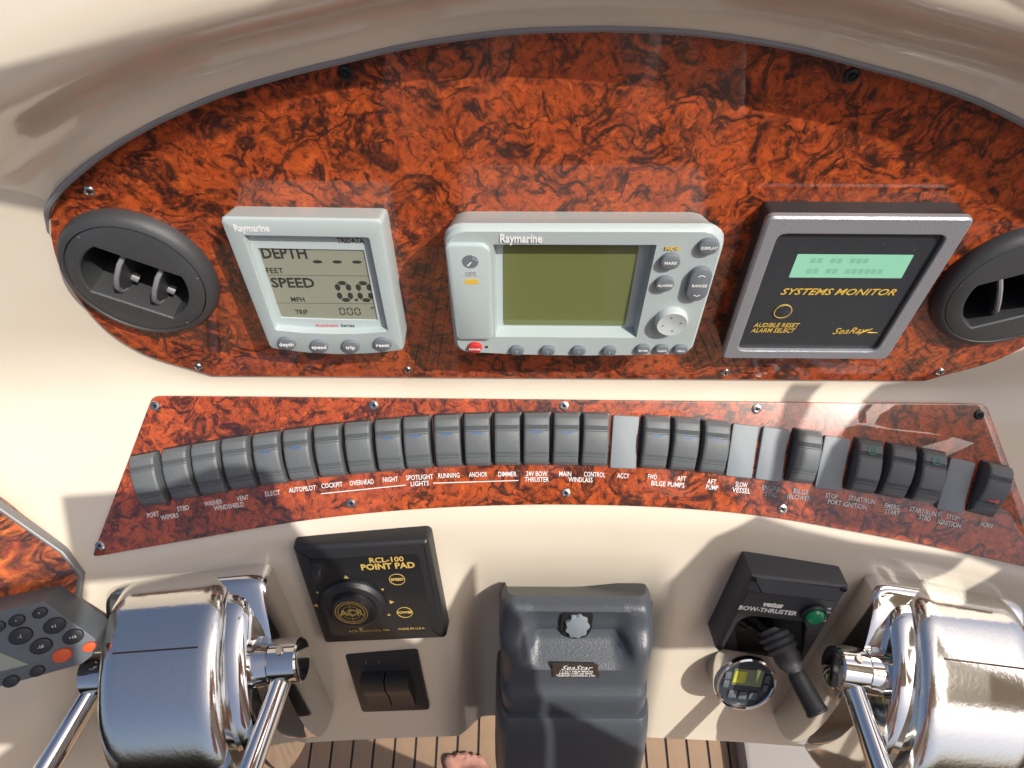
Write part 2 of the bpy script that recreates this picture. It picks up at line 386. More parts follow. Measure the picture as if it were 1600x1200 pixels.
# worn patch of scratched print near the starboard legend
for k in range(16):
    u, v = 1466+random.random()*38, 797+random.random()*26
    if 1474 < u < 1497 and 802 < v < 816: continue
    a = PS.hit(u, v); q = [(a.x+random.uniform(.0006, .0022)*math.cos(t), a.y+random.uniform(.0005, .0014)*math.sin(t)) for t in [j*.9 for j in range(7)]]
    link('worn_print', mesh([(x, y, .00092+k*2e-6) for x, y in q], [tuple(range(7))]), M['grey'], sp_, False)

# ------------------------------------------------------------------ rocker switches
W_, H_ = .0216, .0445
def rocker_mesh(press):          # side profile (y, z) swept across the width
    prof = []
    for k in range(61):
        y = -H_/2+H_*k/60; t = y/(H_/2)
        z = .0135-.0055*t*t+press*.0032*math.sin(t*1.7)-.0022*max(0, abs(t)-.86)/.14
        for g in (-.46, -.54, -.62, .42, .50, .58):
            if abs(t-g) < .02: z -= .0009
        prof.append((y, z))
    rings = []
    for dx, dz, dy in ((-W_/2, .003, .0005), (-W_/2+.0004, .0012, .0002), (-W_/2+.0014, .0003, 0), (-W_/2+.0026, 0, 0), (W_/2-.0026, 0, 0), (W_/2-.0014, .0003, 0), (W_/2-.0004, .0012, .0002), (W_/2, .003, .0005)):
        r = [(dx, y*(1-dy/H_*2), z-dz) for y, z in prof]
        rings.append(r+[(dx, H_/2-dy, .001), (dx, -H_/2+dy, .001)])
    return loft(rings)
RM = [rocker_mesh(p) for p in (.25, -.35, .9)]
HM = prism(rrect(.0246, .0462, .0015), -.004, .0016, .0005)
BM = prism(rrect(.0222, .0455, .0016), -.004, .0034, .0006)
RO = [(226, 752, 'PORT WIPERS'), (276, 742, 'STBD WIPERS'), (322, 734, 'WASHER'), (369, 726, 'VENT'), (417.5, 719, 'ELECT'), (464.5, 712.6, 'AUTOPILOT'), (512.6, 706.6, 'COCKPIT'), (560, 701.7, 'OVERHEAD'), (607, 697.7, 'NIGHT'), (651, 693.7, 'SPOTLIGHT'), (699, 691, 'RUNNING'), (745.7, 689.4, 'ANCHOR'), (792.5, 688.4, 'DIMMER'), (838.5, 688, '24V BOW THRUSTER'), (885, 688.4, 'MAIN WINDLASS'), (931, 689.4, 'CONTROL'), (976, 691, None, 'ACCY'), (1025.6, 693.7, 'FWD BILGE PUMPS'), (1072, 696.5, 'AFT BILGE PUMPS'), (1119, 701, 'AFT PUMP'), (1160, 705, None, 'SLOW VESSEL'), (1206.5, 710, None, 'ENGINE SYNC'), (1262, 716, 'BILGE BLOWERS'), (1301, 724, None, 'STOP'), (1358, 731, 'PORT IGNITION START/RUN'), (1408, 739, 'EMERG START'), (1457.6, 747, 'STBD START/RUN'), (1494, 759, None, 'STBD STOP'), (1556, 768, 'HORN')]
for i, s in enumerate(RO):
    u, v = s[:2]; rot = slope(u)
    if s[2] is None:
        a = PS.hit(u, v, .0034)
        t = thing('blank_plate', f'flat grey blanking plate above the {s[3]} legend', 'switch plate', PS.mat(a.x, a.y, .0005, rot), 'blank plates in the switch row')
        link('plate', BM, M['blank'], t); continue
    a = PS.hit(u, v, .012)
    t = thing('rocker_switch', f'dark grey rocker switch above the {s[2]} legend', 'switch', PS.mat(a.x, a.y, .0005, rot), 'rocker switches in the switch row')
    link('housing', HM, M['black'], t)
    rk = link('rocker', RM[1 if i in (24, 26) else (0 if i < 28 else 2)], M['rocker'], t)
    if i in (4, 5, 8, 9, 10, 11, 13, 14, 17, 18, 19):     # worn blue window bar in the grooves
        zz = .0135-.0055*.33**2+.25*.0032*math.sin(.33*1.7)+.00012
        link('blue_mark', mesh([(-.0045, .0066, zz+.0003), (.0045, .0066, zz+.0003), (.0045, .0085, zz-.00005), (-.0045, .0085, zz-.00005)], [(0, 1, 2, 3)]), M['blue'], rk, False)
    if i in (24, 26):
        bm_ = tube([(.0034*math.cos(k*.42), .0150+.0034*math.sin(k*.42), .0112-.0010*math.sin(k*.42)) for k in range(16)], .0003, 6)
        link('start_symbol', bm_, M['green'], rk)
    if i == 28:
        link('horn_symbol', mesh([(-.005, -.007, .0122), (-.003, -.0085, .0119), (.001, -.0078, .012), (.005, -.0055, .0124), (.005, -.0105, .0116), (.001, -.0090, .0118), (-.003, -.0098, .0116)], [(0, 1, 6), (1, 2, 5, 6), (2, 3, 4, 5)]), M['redp'], rk, False)

# ------------------------------------------------------------------ air vents
def vent(cx, cy, spin, label):
    r = .0540
    t = thing('air_vent', label, 'air vent', PU.mat(cx, cy, .0005, spin), 'round air vents in the burl panel')
    # outer ring
    ring = lathe([(r, 0), (r, .003), (r-.0015, .0065), (r-.0035, .0092), (r-.0068, .0105), (r-.0072, .0098), (r-.0074, .0090)], 64, False); 
    link('ring', ring, M['vent'], t)
    # rotating face with an elongated opening
    n = 64; ro = r-.0078
    outer = circ(ro, n)
    inner = []
    for k in range(n):
        a = 2*math.pi*k/n; c, s_ = math.cos(a), math.sin(a)
        x, y = .0365*c, .036*s_
        y = max(-.0225, min(.0225, y)); inner.append((x, y))
    mid = [((o[0]+q[0])/2, (o[1]+q[1])/2) for o, q in zip(outer, inner)]
    rings = [[(x, y, .002) for x, y in outer], [(x, y, .0100) for x, y in outer], [(x, y, .0124) for x, y in mid], [(x, y, .0128) for x, y in inner], [(x, y, .0118) for x, y in inset(inner, .001)], [(x*.98, y*.98, -.042) for x, y in inner]]
    fc = link('rotating_face', loft(rings, False, False), M['vent'], t)
    for s_ in (-1, 1):
        link('seam', tube([(-math.sqrt(ro**2-.0240**2)+.001, s_*.0240, .0106), (-.02, s_*.0240, .01245), (.02, s_*.0240, .01245), (math.sqrt(ro**2-.0240**2)-.001, s_*.0240, .0106)], .00022, 6), M['blank'], fc)
    link('duct', prism(circ(ro, 32), -.046, -.0415), M['void'], t)
    for x in (-.0125, .0125):
        cr = [(-.0222, -.002), (-.0195, .0045), (-.011, .0102), (0, .0118), (.011, .0102), (.0195, .0045), (.0222, -.002), (.015, -.026), (-.015, -.026)]
        v_ = link('vane', loft([[(x+dx+.25*(.0118-z), y, z) for y, z in cr] for dx in (-.0013, .0013)]), M['vent'], t)
        link('pivot', tube([(x+.004, -.012, -.006), (x+.010, -.013, -.006)], .0035, 12), M['gasket'], v_)
        edge_ = [(x+.25*(.0118-z), y, z+.0004) for y, z in cr[:7]]
        link('vane_edge', tube(edge_, .0019, 8), M['gasket'], v_)
    return t
vent(*VENTS[0], 'black round air vent beside the depth and speed display')
vent(*VENTS[1], 'black round air vent beside the systems monitor')

# ------------------------------------------------------------------ depth / speed display
def P(pl, o, u, v, h=0): q = pl.hit(u, v, h)-o; return (q.x, q.y)
o = V((-.1325, .0150)); t = thing('depth_display', 'square pale grey marine display showing DEPTH and SPEED readings', 'display', PU.mat(*o, .0005))
h = .0236
fr = lambda u, v, hh=h: P(PU, o, u, v, hh)
out = [fr(340, 340), fr(593, 347), fr(632, 550), fr(585, 556), fr(540, 557.5), fr(490, 554), fr(427, 545)]
out = [(-.0520, .0600), (.0500, .0590), (.0515, -.0570), (.026, -.0612), (0, -.0625), (-.026, -.0605), (-.0500, -.0560)]
win = [(-.0400, .0470), (.0400, .0460), (.0415, -.0365), (.02, -.0388), (0, -.0392), (-.02, -.0385), (-.0405, -.0360)]
rp = rpoly(out, .004, 4); rw = rpoly(win, .0018, 4)
yb = PU.hit(480, 325, .002).y-o.y; yt = max(y for x, y in rp)
rings = [[(x, y*(yb/yt) if y > .03 else y, 0) for x, y in rp], [(x, y, h-.0025) for x, y in rp], [(x, y, h-.0007) for x, y in inset(rp, .0007)], [(x, y, h) for x, y in inset(rp, .0025)], [(x, y, h) for x, y in inset(rw, -.0005)], [(x, y, h-.0006) for x, y in rw], [(x, y, h-.0055) for x, y in inset(rw, .0006)]]
case = link('case', loft(rings, True, False), M['ray'], t)
link('bezel', frame_mesh(rpoly([(x*1.0, y) for x, y in win], .0018, 4), rpoly([(-.0362, .0335), (.0342, .0325), (.0345, -.0308), (.017, -.0306), (0, -.0302), (-.015, -.0297), (-.0360, -.0288)], .001, 4), h-.0056, h-.0052, h-.0065), M['ray2'], t)
lc = link('screen', prism([(-.037, -.0315), (.035, -.0315), (.035, .0345), (-.037, .0345)], h-.009, h-.0062), M['lcd'], t)
z = h-.0061
def seg(txt, size, x, y, b=.0, **k): return text(txt, size, x, y, z, M['ink'], lc, 0, b, **k)
seg('DEPTH', .0125, -.0200, .0283, .022, width=.0300); seg('FEET', .0066, -.0300, .0138, .006, width=.0115); seg('SPEED', .0120, -.0200, .0030, .022, width=.0300)
seg('MPH', .0062, -.0200, -.0120, .006, width=.0095); seg('TRIP', .0062, -.0200, -.0240, .008, width=.0090); seg('SM', .0030, .0325, -.0195)
for x in (.001, .0143, .0276):
    link('dash', mesh([(x+.0033*math.cos(a), .0218+.0014*math.sin(a), z) for a in [k*math.pi/6 for k in range(12)]], [tuple(range(12))]), M['ink'], lc, False)
for y in (.0098, -.0155): link('divider', mesh([(-.036, y, z), (.034, y, z), (.034, y+.0003, z), (-.036, y+.0003, z)], [(0, 1, 2, 3)]), M['ink'], lc, False)
def seven(x, y, w_, hh, th, par, zz, mt, segs='abcdef'):
    D = {'a': ((0, hh), (w_, hh)), 'b': ((w_, hh), (w_, hh/2)), 'c': ((w_, hh/2), (w_, 0)), 'd': ((w_, 0), (0, 0)), 'e': ((0, 0), (0, hh/2)), 'f': ((0, hh/2), (0, hh)), 'g': ((0, hh/2), (w_, hh/2))}
    vs, fs = [], []
    for s_ in segs:
        a, b = V(D[s_][0]), V(D[s_][1]); d = (b-a).normalized(); n_ = V((-d.y, d.x))*th/2; g = d*th*.14
        a, b = a+g, b-g; k = len(vs)
        for q in (a, a+d*th/2+n_, b-d*th/2+n_, b, b-d*th/2-n_, a+d*th/2-n_): vs.append((x+q.x, y+q.y, zz))
        fs.append(tuple(range(k, k+6)))
    return link('digit', mesh(vs, fs), mt, par, False)
for x in (.0105, .0250): seven(x, -.0120, .0076, .0155, .0036, lc, z, M['ink'])
link('point', mesh([(.0205, -.0130, z), (.0228, -.0130, z), (.0228, -.0108, z), (.0205, -.0108, z)], [(0, 1, 2, 3)]), M['ink'], lc, False)
for x in (.0080, .0135, .0190): seven(x, -.0260, .0034, .0062, .0009, lc, z, M['ink'])
text('TRIDATA', .0058, .0265, .0400, h-.0050, M['ink'], t, 0, .01, width=.0175); text('Raymarine', .0072, -.0335, .0527, h+.0002, M['white'], t, 0, .03, width=.0225, name='maker_lettering')
text('Autohelm', .0042, -.004, -.0360, h-.0050, M['redp'], t); text('Series', .0042, .0115, -.0360, h-.0050, M['ink'], t)
for x, b in ((-.0350, 'depth'), (-.0114, 'speed'), (.0121, 'trip'), (.0364, 'reset')):
    bt = link('button', prism(circ(.0067, 28, 0, 0, .0062), 0, .0030, .0012), M['btn'], t); bt.location = (x, -.0487-(.0026 if abs(x) < .02 else 0), h-.0004)
    text(b, .0048, 0, 0, .0031, M['white'], bt, 0, .025)

# ------------------------------------------------------------------ chart plotter
o = V((.0445, .0255)); t = thing('chart_plotter', 'wide pale grey chart plotter with olive green screen and red power button', 'chart plotter', PU.mat(*o, .0005))
h = .038
out = [(-.0875, .0470), (-.080, .0540), (.080, .0550), (.0885, .0470), (.0875, -.0520), (.0800, -.0570), (.04, -.0588), (0, -.0596), (-.04, -.0588), (-.0800, -.0565), (-.0862, -.0510)]
rp = rpoly(out, .006, 4)
back = inset(rp, .004)
N_ = len(rp)
win = [(-.0575, .0335), (.0500, .0345), (.0380, -.0365), (-.0545, -.0360)]
rw = rrect(.105, .070, .002, 10)
# window outline resampled to same count as the case outline
def resample(poly, n, start_dir=None):
    P_ = [V(p) for p in poly]; L = [0]
    for i in range(len(P_)): L.append(L[-1]+(P_[(i+1) % len(P_)]-P_[i]).length)
    out = []
    for k in range(n):
        s = L[-1]*k/n; i = max(j for j in range(len(P_)) if L[j] <= s+1e-12); tt = (s-L[i])/max(1e-9, L[i+1]-L[i]); q = P_[i].lerp(P_[(i+1) % len(P_)], tt); out.append((q.x, q.y))
    return out
rp2 = [V(p) for p in resample(rp, 120)]
def ray_to(poly, a):           # distance from origin to polygon in direction a
    d = V((math.cos(a), math.sin(a))); best = 1
    for i in range(len(poly)):
        p, q = V(poly[i]), V(poly[(i+1) % len(poly)]); e = q-p; den = d.x*e.y-d.y*e.x
        if abs(den) < 1e-12: continue
        s = (p.x*e.y-p.y*e.x)/den; u_ = (p.x*d.y-p.y*d.x)/den
        if s > 0 and -1e-6 <= u_ <= 1+1e-6: best = min(best, s)
    return (d.x*best, d.y*best)
ctr = V((-.006, -.001))
winc = [(-.0565, .0415), (.0455, .0420), (.0440, -.0385), (-.0560, -.0385)]
wc = [(x-ctr.x, y-ctr.y) for x, y in winc]
angs = [math.atan2((p-ctr).y, (p-ctr).x) for p in rp2] + [math.atan2(y, x) for x, y in wc]
angs = sorted(set(round(a, 5) for a in angs))
oc = [(x-ctr.x, y-ctr.y) for x, y in rp]
O = [ray_to(oc, a) for a in angs]; I = [ray_to(wc, a) for a in angs]
O = [(x+ctr.x, y+ctr.y) for x, y in O]; I = [(x+ctr.x, y+ctr.y) for x, y in I]
yb = PU.hit(900, 334, .004).y-o.y; yt = max(y for x, y in O)
tap = lambda y, k: y*(1+(yb/yt-1)*k) if y > .02 else y
rings = [[(x*.97, tap(y, 1)*.99, 0) for x, y in O], [(x*.985, tap(y, .72), h*.35) for x, y in O], [(x, tap(y, .22), h*.72) for x, y in O], [(x*.998, y*.995, h*.86) for x, y in O], [(x*.985, y*.975, h-.0015) for x, y in O], [(x*.965, y*.945, h) for x, y in O], [(x, y, h-.0004) for x, y in I], [(x*.997, y*.994, h-.0012) for x, y in I], [(x*.975, y*.965, h-.010) for x, y in I]]
case = link('case', loft(rings, True, False), M['ray'], t)
link('bezel', prism([(x*.985, y*.975) for x, y in winc], h-.014, h-.0098), M['ray2'], t)
lc = link('screen', prism(rrect(.0870, .0695, .0015, 3, -.0068, -.0005), h-.012, h-.0094), M['lcdg'], t)
# raised side column on the port side of the screen
link('side_column', prism(rpoly([(-.0865, .0430), (-.0625, .0430), (-.0585, .0390), (-.0575, -.0360), (-.0595, -.0390), (-.0835, -.0390)], .004, 4), h-.003, h+.0030, .002), M['ray'], t)
g = link('gps_emblem', prism(circ(.0052, 28, -.0710, .0305), h+.0028, h+.0031), M['btn'], t)
for k in range(4):
    for j in range(4-k):
        link('emblem_dot', mesh([(-.0690+j*.0012+dx, .0325+k*.0009-j*.0006+dy, h+.0033) for dx, dy in ((-.0003, -.0003), (.0003, -.0003), (.0003, .0003), (-.0003, .0003))], [(0, 1, 2, 3)]), M['ray2'], g, False)
link('emblem_mark', mesh([(-.0733, .0276, h+.0033), (-.0723, .0270, h+.0033), (-.0700, .0302, h+.0033), (-.0705, .0306, h+.0033)], [(0, 1, 2, 3)]), M['white'], g, False)
text('GPS', .0042, -.0710, .0208, h+.0031, M['grey'], t, 0, .02)
link('rule', mesh([(-.0780, .0185, h+.0031), (-.0620, .0185, h+.0031), (-.0620, .0187, h+.0031), (-.0780, .0187, h+.0031)], [(0, 1, 2, 3)]), M['grey'], t, False)
link('yellow_badge', prism(rrect(.0085, .0042, .0006, 3, -.0708, .0143), h+.0028, h+.0031), M['yel'], t)
text('Raymarine', .0085, -.0392, .0462, h+.0003, M['white'], t, 0, .03, width=.0262, name='maker_lettering')
text('MOB', .0042, .0555, .0395, h+.0003, M['yel'], t, 0, .02)
def button(x, y, rx, ry, hh, mt, lab, size, lm='white', name='button', dz=0):
    b = link(name, prism(rrect(2*rx, 2*ry, min(rx, ry)*.98, 8), -.002, hh, min(.0015, hh*.6)), M[mt], t); b.location = (x, y, h+dz)
    if lab: text(lab, size, 0, 0, hh+.0001, M[lm], b, 0, .02)
    return b
button(.0772, .0425, .0064, .0058, .0035, 'btn', 'DISPLAY', .0027)
button(.0556, .0307, .0064, .0058, .0035, 'btn', 'MARK', .0030)
button(.0552, .0125, .0062, .0058, .0035, 'btn', 'ALARMS', .0027)
rb = button(.0772, .0130, .0072, .0135, .0042, 'btn', 'RANGE', .0030, name='range_rocker')
for s_ in (1, -1): link('chevron', tube([(-.0022, s_*.0075, .0043), (0, s_*.0088, .0043), (.0022, s_*.0075, .0043)], .0002, 5), M['white'], rb)
pd = link('cursor_pad', lathe([(.0112, -.002), (.0112, .004), (.0101, .0058), (.0090, .0055), (.002, .0046), (.0005, .0045)], 36), M['btnl'], t); pd.location = (.0652, -.0200, h)
for a in range(4): link('pad_dot', prism(circ(.0005, 8, .0062*math.cos(a*math.pi/2+.2), .0062*math.sin(a*math.pi/2+.2)), .0054, .0056), M['ink'], pd)
for x, l_ in ((.0500, 'ENTER'), (.0635, 'CLEAR'), (.0770, 'MENU')): button(x, -.0482, .0052, .0043, .003, 'btn', l_, .0022)
for x in (-.0405, -.0182, .0040, .0262):
    b = button(x, -.0503, .0051, .0043, .003, 'btn', None, 0); link('soft_key_mark', tube([(-.0003, -.001, .0032), (-.0003, .0012, .0032)], .0003, 5), M['cyan'], b)
button(-.0708, -.0480, .0050, .0045, .003, 'red', 'POWER', .0024)
link('sensor', prism(circ(.0011, 12, -.0625, -.0482), h-.001, h+.0003), M['ink'], t)

# ------------------------------------------------------------------ systems monitor
o = V((.2270, .0115)); t = thing('systems_monitor', 'black square alarm monitor in a brushed aluminium frame reading SYSTEMS MONITOR', 'monitor', PU.mat(*o, .0005))
h = .020
rp = rpoly([(-.0655, .0650), (.0655, .0650), (.0620, -.0635), (-.0655, -.0635)], .005, 4)
link('box', prism(inset(rp, .0015), -.001, h-.004), M['black'], t)
rin = rpoly([(-.0555, .0520), (.0540, .0520), (.0505, -.0545), (-.0555, -.0545)], .006, 4)
rings = [[(x, y, h-.005) for x, y in rp], [(x, y, h-.0012) for x, y in rp], [(x, y, h) for x, y in inset(rp, .0015)], [(x, y, h) for x, y in inset(rin, -.0008)], [(x, y, h-.0006) for x, y in rin], [(x, y, h-.0045) for x, y in rin]]
link('frame', loft(rings, False, False), M['alu'], t)
fc = link('face', prism(inset(rin, -.001), h-.006, h-.0032), M['smf'], t)
z = h-.0031
link('display', prism(rrect(.0775, .0197, .0005, 2, .0022, .0241), h-.0045, z+.0001), M['lcdm'], fc)
text('SYSTEMS MONITOR', .0080, .0020, .0013, z, M['yel'], t, 0, .010, .3, width=.0805); text('AUDIBLE RESET', .0059, -.0320, -.0308, z, M['yel'], t, 0, .006, .2, width=.0335)
text('ALARM SELECT', .0059, -.0330, -.0362, z, M['yel'], t, 0, .006, .2, width=.0325)
bt = link('reset_button', prism(circ(.0058, 32), 0, .0008, .0004), M['smf'], t); bt.location = (-.0314, -.0166, z)
link('gold_ring', frame_mesh(circ(.0064, 40), circ(.0058, 40), 0, .0009, 0), M['gold'], bt)
for y, n_ in ((.0290, 9), (.0200, 12)):
    for k in range(n_):
        if k in (2, 5): continue
        link('character', mesh([(-.026+k*.0044, y-.002, z+.0002), (-.0228+k*.0044, y-.002, z+.0002), (-.0228+k*.0044, y+.002, z+.0002), (-.026+k*.0044, y+.002, z+.0002)], [(0, 1, 2, 3)]), M['inkm'], fc, False)
text('SeaRay', .0085, .0235, -.0360, z, M['yel'], t, .06, -.002, .45, name='script_lettering')
link('script_flourish', tube([(.030, -.0385, z), (.035, -.0365, z), (.0400, -.0335, z), (.0375, -.0372, z), (.0455, -.0375, z)], [.0002, .0005, .0004, .0006, .0002], 6), M['yel'], t)

# ------------------------------------------------------------------ point pad
def base_h(X): return (c1-nS*BACK-eS*s_bend(max(X, -.36))-yz(PL.o)).dot(nL)
def face_obj(u, v, h, yaw, rot):       # frame on the lower face, turned a little with the wrap of the console
    a = PL.hit(u, v, h)
    for k in range(4):
        hb = base_h(a.x); a = PL.hit(u, v, h+hb)
    return PL.mat(a.x, a.y, base_h(a.x), rot) @ Matrix.Rotation(yaw, 4, 'Y')
mw = face_obj(583, 931, .015, R(0), R(4.5))
t = thing('searchlight_pad', 'black searchlight remote with round ACR dial and gold lettering', 'control pad', mw)
h = .015; w_, hh = .1235, .134
link('case', prism(rrect(w_, hh, .006), -.015, h, .005, 4, .002), M['black'], t)
link('faceplate', prism(rrect(w_-.026, hh-.032, .003, 4, 0, -.001), h-.001, h+.0006), M['face'], t)
z = h+.0008
text('RCL-100', .0085, .0200, .0455, z, M['gold'], t, 0, .02); text('POINT PAD', .0098, .0200, .0375, z, M['gold'], t, 0, .03, sx=.95)
for y, l_ in ((.0205, 'SPEED'), (-.0235, 'POWER')):
    link('gold_ring', frame_mesh(circ(.0072, 32, .0255, y), circ(.0066, 32, .0255, y), z-.0005, z+.0001, z-.0005), M['gold'], t); text(l_, .0043, .0255, y, z, M['gold'], t, 0, .04)
text('MADE IN U.S.A.', .0038, .0285, -.0465, z, M['gold'], t); text('ACR Electronics, Inc.', .0046, -.0120, -.0465, z, M['gold'], t)
dl = link('dial', lathe([(.0300, 0), (.0300, .002), (.0275, .0055), (.0230, .0065), (.0205, .005), (.0190, .005), (.0178, .0095), (.0165, .0105), (.001, .0105)], 48), M['black'], t); dl.location = (-.0195, -.0085, h+.0004)
zd = .0107
for r_ in (.0148, .0125): link('dial_ring', frame_mesh(circ(r_, 40), circ(r_-.0006, 40), zd-.0004, zd, zd-.0004), M['gold'], dl)
for r_ in (.0085, .0045): link('dial_ring', frame_mesh(circ(r_, 32), circ(r_-.0003, 32), zd-.0004, zd-.00005, zd-.0004), M['gold'], dl)
text('ACR', .0110, 0, 0, zd+.0001, M['gold'], dl, 0, .02)
link('crosshair', mesh([(-.0002, -.0145, zd), (.0002, -.0145, zd), (.0002, .0145, zd), (-.0002, .0145, zd)], [(0, 1, 2, 3)]), M['gold'], dl, False)
for k in range(12):
    a = 2*math.pi*k/12
    if k in (7, 8): continue
    s_ = .0042 if k % 3 == 0 else .0028
    if k % 3 and k not in (1, 2, 4, 5, 11): continue
    if k % 3 == 0 or k in (1, 5, 11):
        c_, q_ = math.cos(a), math.sin(a); bx, by = -.0195+.0335*c_, -.0085+.0335*q_
        link('arrow_mark', mesh([(bx+c_*s_, by+q_*s_, z), (bx-q_*s_*.6, by+c_*s_*.6, z), (bx+q_*s_*.6, by-c_*s_*.6, z)], [(0, 1, 2)]), M['gold'], t, False)

# small double rocker panel
mw = face_obj(607, 1068, .003, 0, R(4)); t = thing('trim_switch_panel', 'small black plate with two square black rocker switches', 'switch panel', mw)
link('plate', prism(rrect(.0735, .098, .004), -.002, .003, .0012), M['black'], t)
for x in (-.0125, .0125):
    y0 = -.006
    prof = [(-.026, .003), (-.026, .009), (-.004, .0105), (.003, .0135), (.014, .0165), (.024, .0150), (.026, .010), (.026, .003)]
    link('rocker', loft([[(x+dx, y0+y, zz) for y, zz in prof] for dx in (-.0118, .0118)]), M['black'], t)
for k, x in enumerate((-.017, -.004, .004, .009, .016)): text('/', .006, x, .036, .0031, M['grey'], t, .3) if k < 2 else None

# ------------------------------------------------------------------ bow thruster joystick
mw = face_obj(1210, 970, .026, 0, R(-8.5)) @ Matrix.Scale(.88, 4); t = thing('bow_thruster_control', 'dark bow thruster joystick box with a green lamp button', 'joystick', mw)
h = .030
U_ = [(-.047, .062), (.056, .062), (.056, -.062), (.036, -.062), (.034, -.008), (.029, .000), (-.026, .000), (-.033, -.008), (-.034, -.055), (-.047, -.055)]
link('case', prism(rpoly(U_, .003, 3), -.02, h, .0035, 3, .001), M['box'], t)
link('recess', prism([(-.034, -.055), (.036, -.055), (.036, .0), (-.034, .0)], -.02, .004), M['black'], t)
link('faceplate', prism(rrect(.094, .034, .001, 2, .005, .022), h-.001, h+.0005), M['smf'], t)
z = h+.0007
text('BOW-THRUSTER', .0083, -.0130, .0150, z, M['white'], t, 0, .03, sx=.98); text('vetus', .0095, -.0110, .0240, z, M['white'], t, 0, .06, .15, name='maker_lettering')
bt = link('lamp_collar', lathe([(.0125, 0), (.0125, .004), (.0110, .006), (.0098, .0055), (.0096, .003)], 32), M['black'], t); bt.location = (.0330, .0200, h)
link('green_lens', lathe([(.0098, .002), (.0096, .0075), (.0076, .0095), (.001, .0102)], 28), M['green_lamp'], bt)
for y, l_ in ((.0220, 'ON'), (.0090, 'OFF')): text(l_, .0050, .0475, y, z, M['white'], t)
for y in (.0270, .0135): link('button_symbol', mesh([(.0445, y, z), (.0505, y, z), (.049, y+.001, z), (.0475, y+.0026, z), (.046, y+.001, z)], [(0, 1, 2, 3, 4)]), M['white'], t, False)
for x, y in ((-.042, .056), (.051, .056), (-.042, -.050), (.047, -.056)):
    screw(t, x, y, h, M['steel'] if y == -.056 else M['screw'], .0035)
ax = V((.42, -.38, .80)).normalized(); b0 = V((.002, -.018, .004))
bp, br = [], []
for k, (s, r_) in enumerate([(-.004, .024), (.004, .0235), (.012, .0205), (.015, .0185), (.018, .0200), (.022, .0170), (.025, .0185), (.029, .0155), (.032, .0170), (.036, .0140), (.039, .0155), (.043, .0125), (.048, .0130), (.056, .0115), (.062, .0075), (.066, .0075)]): bp.append(b0+ax*s*1.0); br.append(r_*1.05)
link('rubber_boot', tube(bp, br, 28), M['vent'], t)
link('stick', tube([b0+ax*s for s in (.062, .066, .070, .100, .104, .106)], [.0065, .0088, .0094, .0106, .0116, .0106], 24), M['black'], t)

# round meter
mw = face_obj(1163, 1080, .028, 0, R(-8)) @ Matrix.Rotation(R(-17), 4, 'X'); t = thing('hour_meter', 'small round chrome rimmed digital gauge with yellow lit screen', 'gauge', mw)
link('rim', lathe([(.0305, -.022), (.0308, .010), (.0315, .0215), (.0310, .0255), (.0295, .0280), (.0275, .0285), (.0266, .0275), (.0262, .024)], 56), M['chrome'], t)
link('face', prism(circ(.0262, 40), .020, .0245), M['smf'], t)
link('display', prism(rrect(.030, .0185, .001, 2, .001, .006), .0245, .0250), M['lcdg'], t); link('lit_segment', prism(rrect(.0120, .0130, .0005, 2, -.0070, .0062), .0246, .0253), M['lcdy'], t)
for x, y, ww, hx in ((-.0195, .007, .0062, .008), (-.0195, -.0025, .0062, .008), (.0205, .007, .0052, .009), (.0205, -.0035, .0052, .008), (-.0105, -.0135, .0085, .0085), (.0, -.0140, .0085, .0085), (.0105, -.0135, .0085, .0085)):
    link('button', prism(rrect(ww, hx, .001, 2, x, y), .0243, .0262, .0006), M['keypad'], t)

# ------------------------------------------------------------------ helm (tilt steering head)
a = PL.hit(897, 948, .028); mw = PL.mat(a.x+.004, a.y, 0, 0) @ Matrix.Diagonal((1.1, 1, 1, 1))
t = thing('steering_helm', 'black moulded tilt steering helm housing at the console centre', 'steering helm', mw)
def helm_body(rows, nx=44):     # rows: (y, z_front, half_width, dish)
    rings = []
    for y, zf, hw, dish in rows:
        r = []
        for k in range(nx+1):
            q = -1+2*k/nx; x = hw*math.copysign(abs(q)**.8, q)
            e = max(0, (abs(q)-.80)/.20); zz = zf-.020*(1-math.sqrt(max(0, 1-e*e)))
            d_ = (1-sm(.032, .050, abs(x)))*dish
            r.append((x, y-(.007*e*e if y > -.01 else 0), zz-d_))
        yb_ = y-.05 if y > -.03 else y-.02
        rings.append([(-hw-.001, yb_, -.05)]+r+[(hw+.001, yb_, -.05)])
    return loft(rings, True, True, True)
rows = [(.0005, .016, .0600, 0), (.000, .021, .0620, 0), (-.002, .026, .0630, .0), (-.006, .0295, .0640, .001), (-.012, .031, .0645, .0045), (-.020, .0325, .065, .0075), (-.026, .036, .065, .011), (-.031, .043, .065, .0178), (-.036, .0475, .065, .024), (-.042, .0495, .0645, .0235), (-.048, .0500, .0642, .0190), (-.054, .0502, .064, .006), (-.060, .0500, .064, 0), (-.078, .0505, .0635, 0), (-.084, .0520, .0635, 0), (-.088, .0560, .0640, 0), (-.092, .0580, .0640, 0), (-.098, .0585, .0640, 0), (-.112, .0575, .0638, 0), (-.130, .055, .0635, 0), (-.16, .050, .063, 0)]
me = helm_body(rows); link('upper_cover', me, M['helm'], t)
rows2 = [(-.1180, .030, .0640, 0), (-.1182, .052, .0655, 0), (-.1195, .0600, .0665, 0), (-.124, .0635, .0675, 0), (-.140, .0655, .0685, 0), (-.17, .067, .069, 0), (-.21, .066, .069, 0), (-.25, .06, .068, 0)]
link('lower_cover', helm_body(rows2), M['helm'], t)
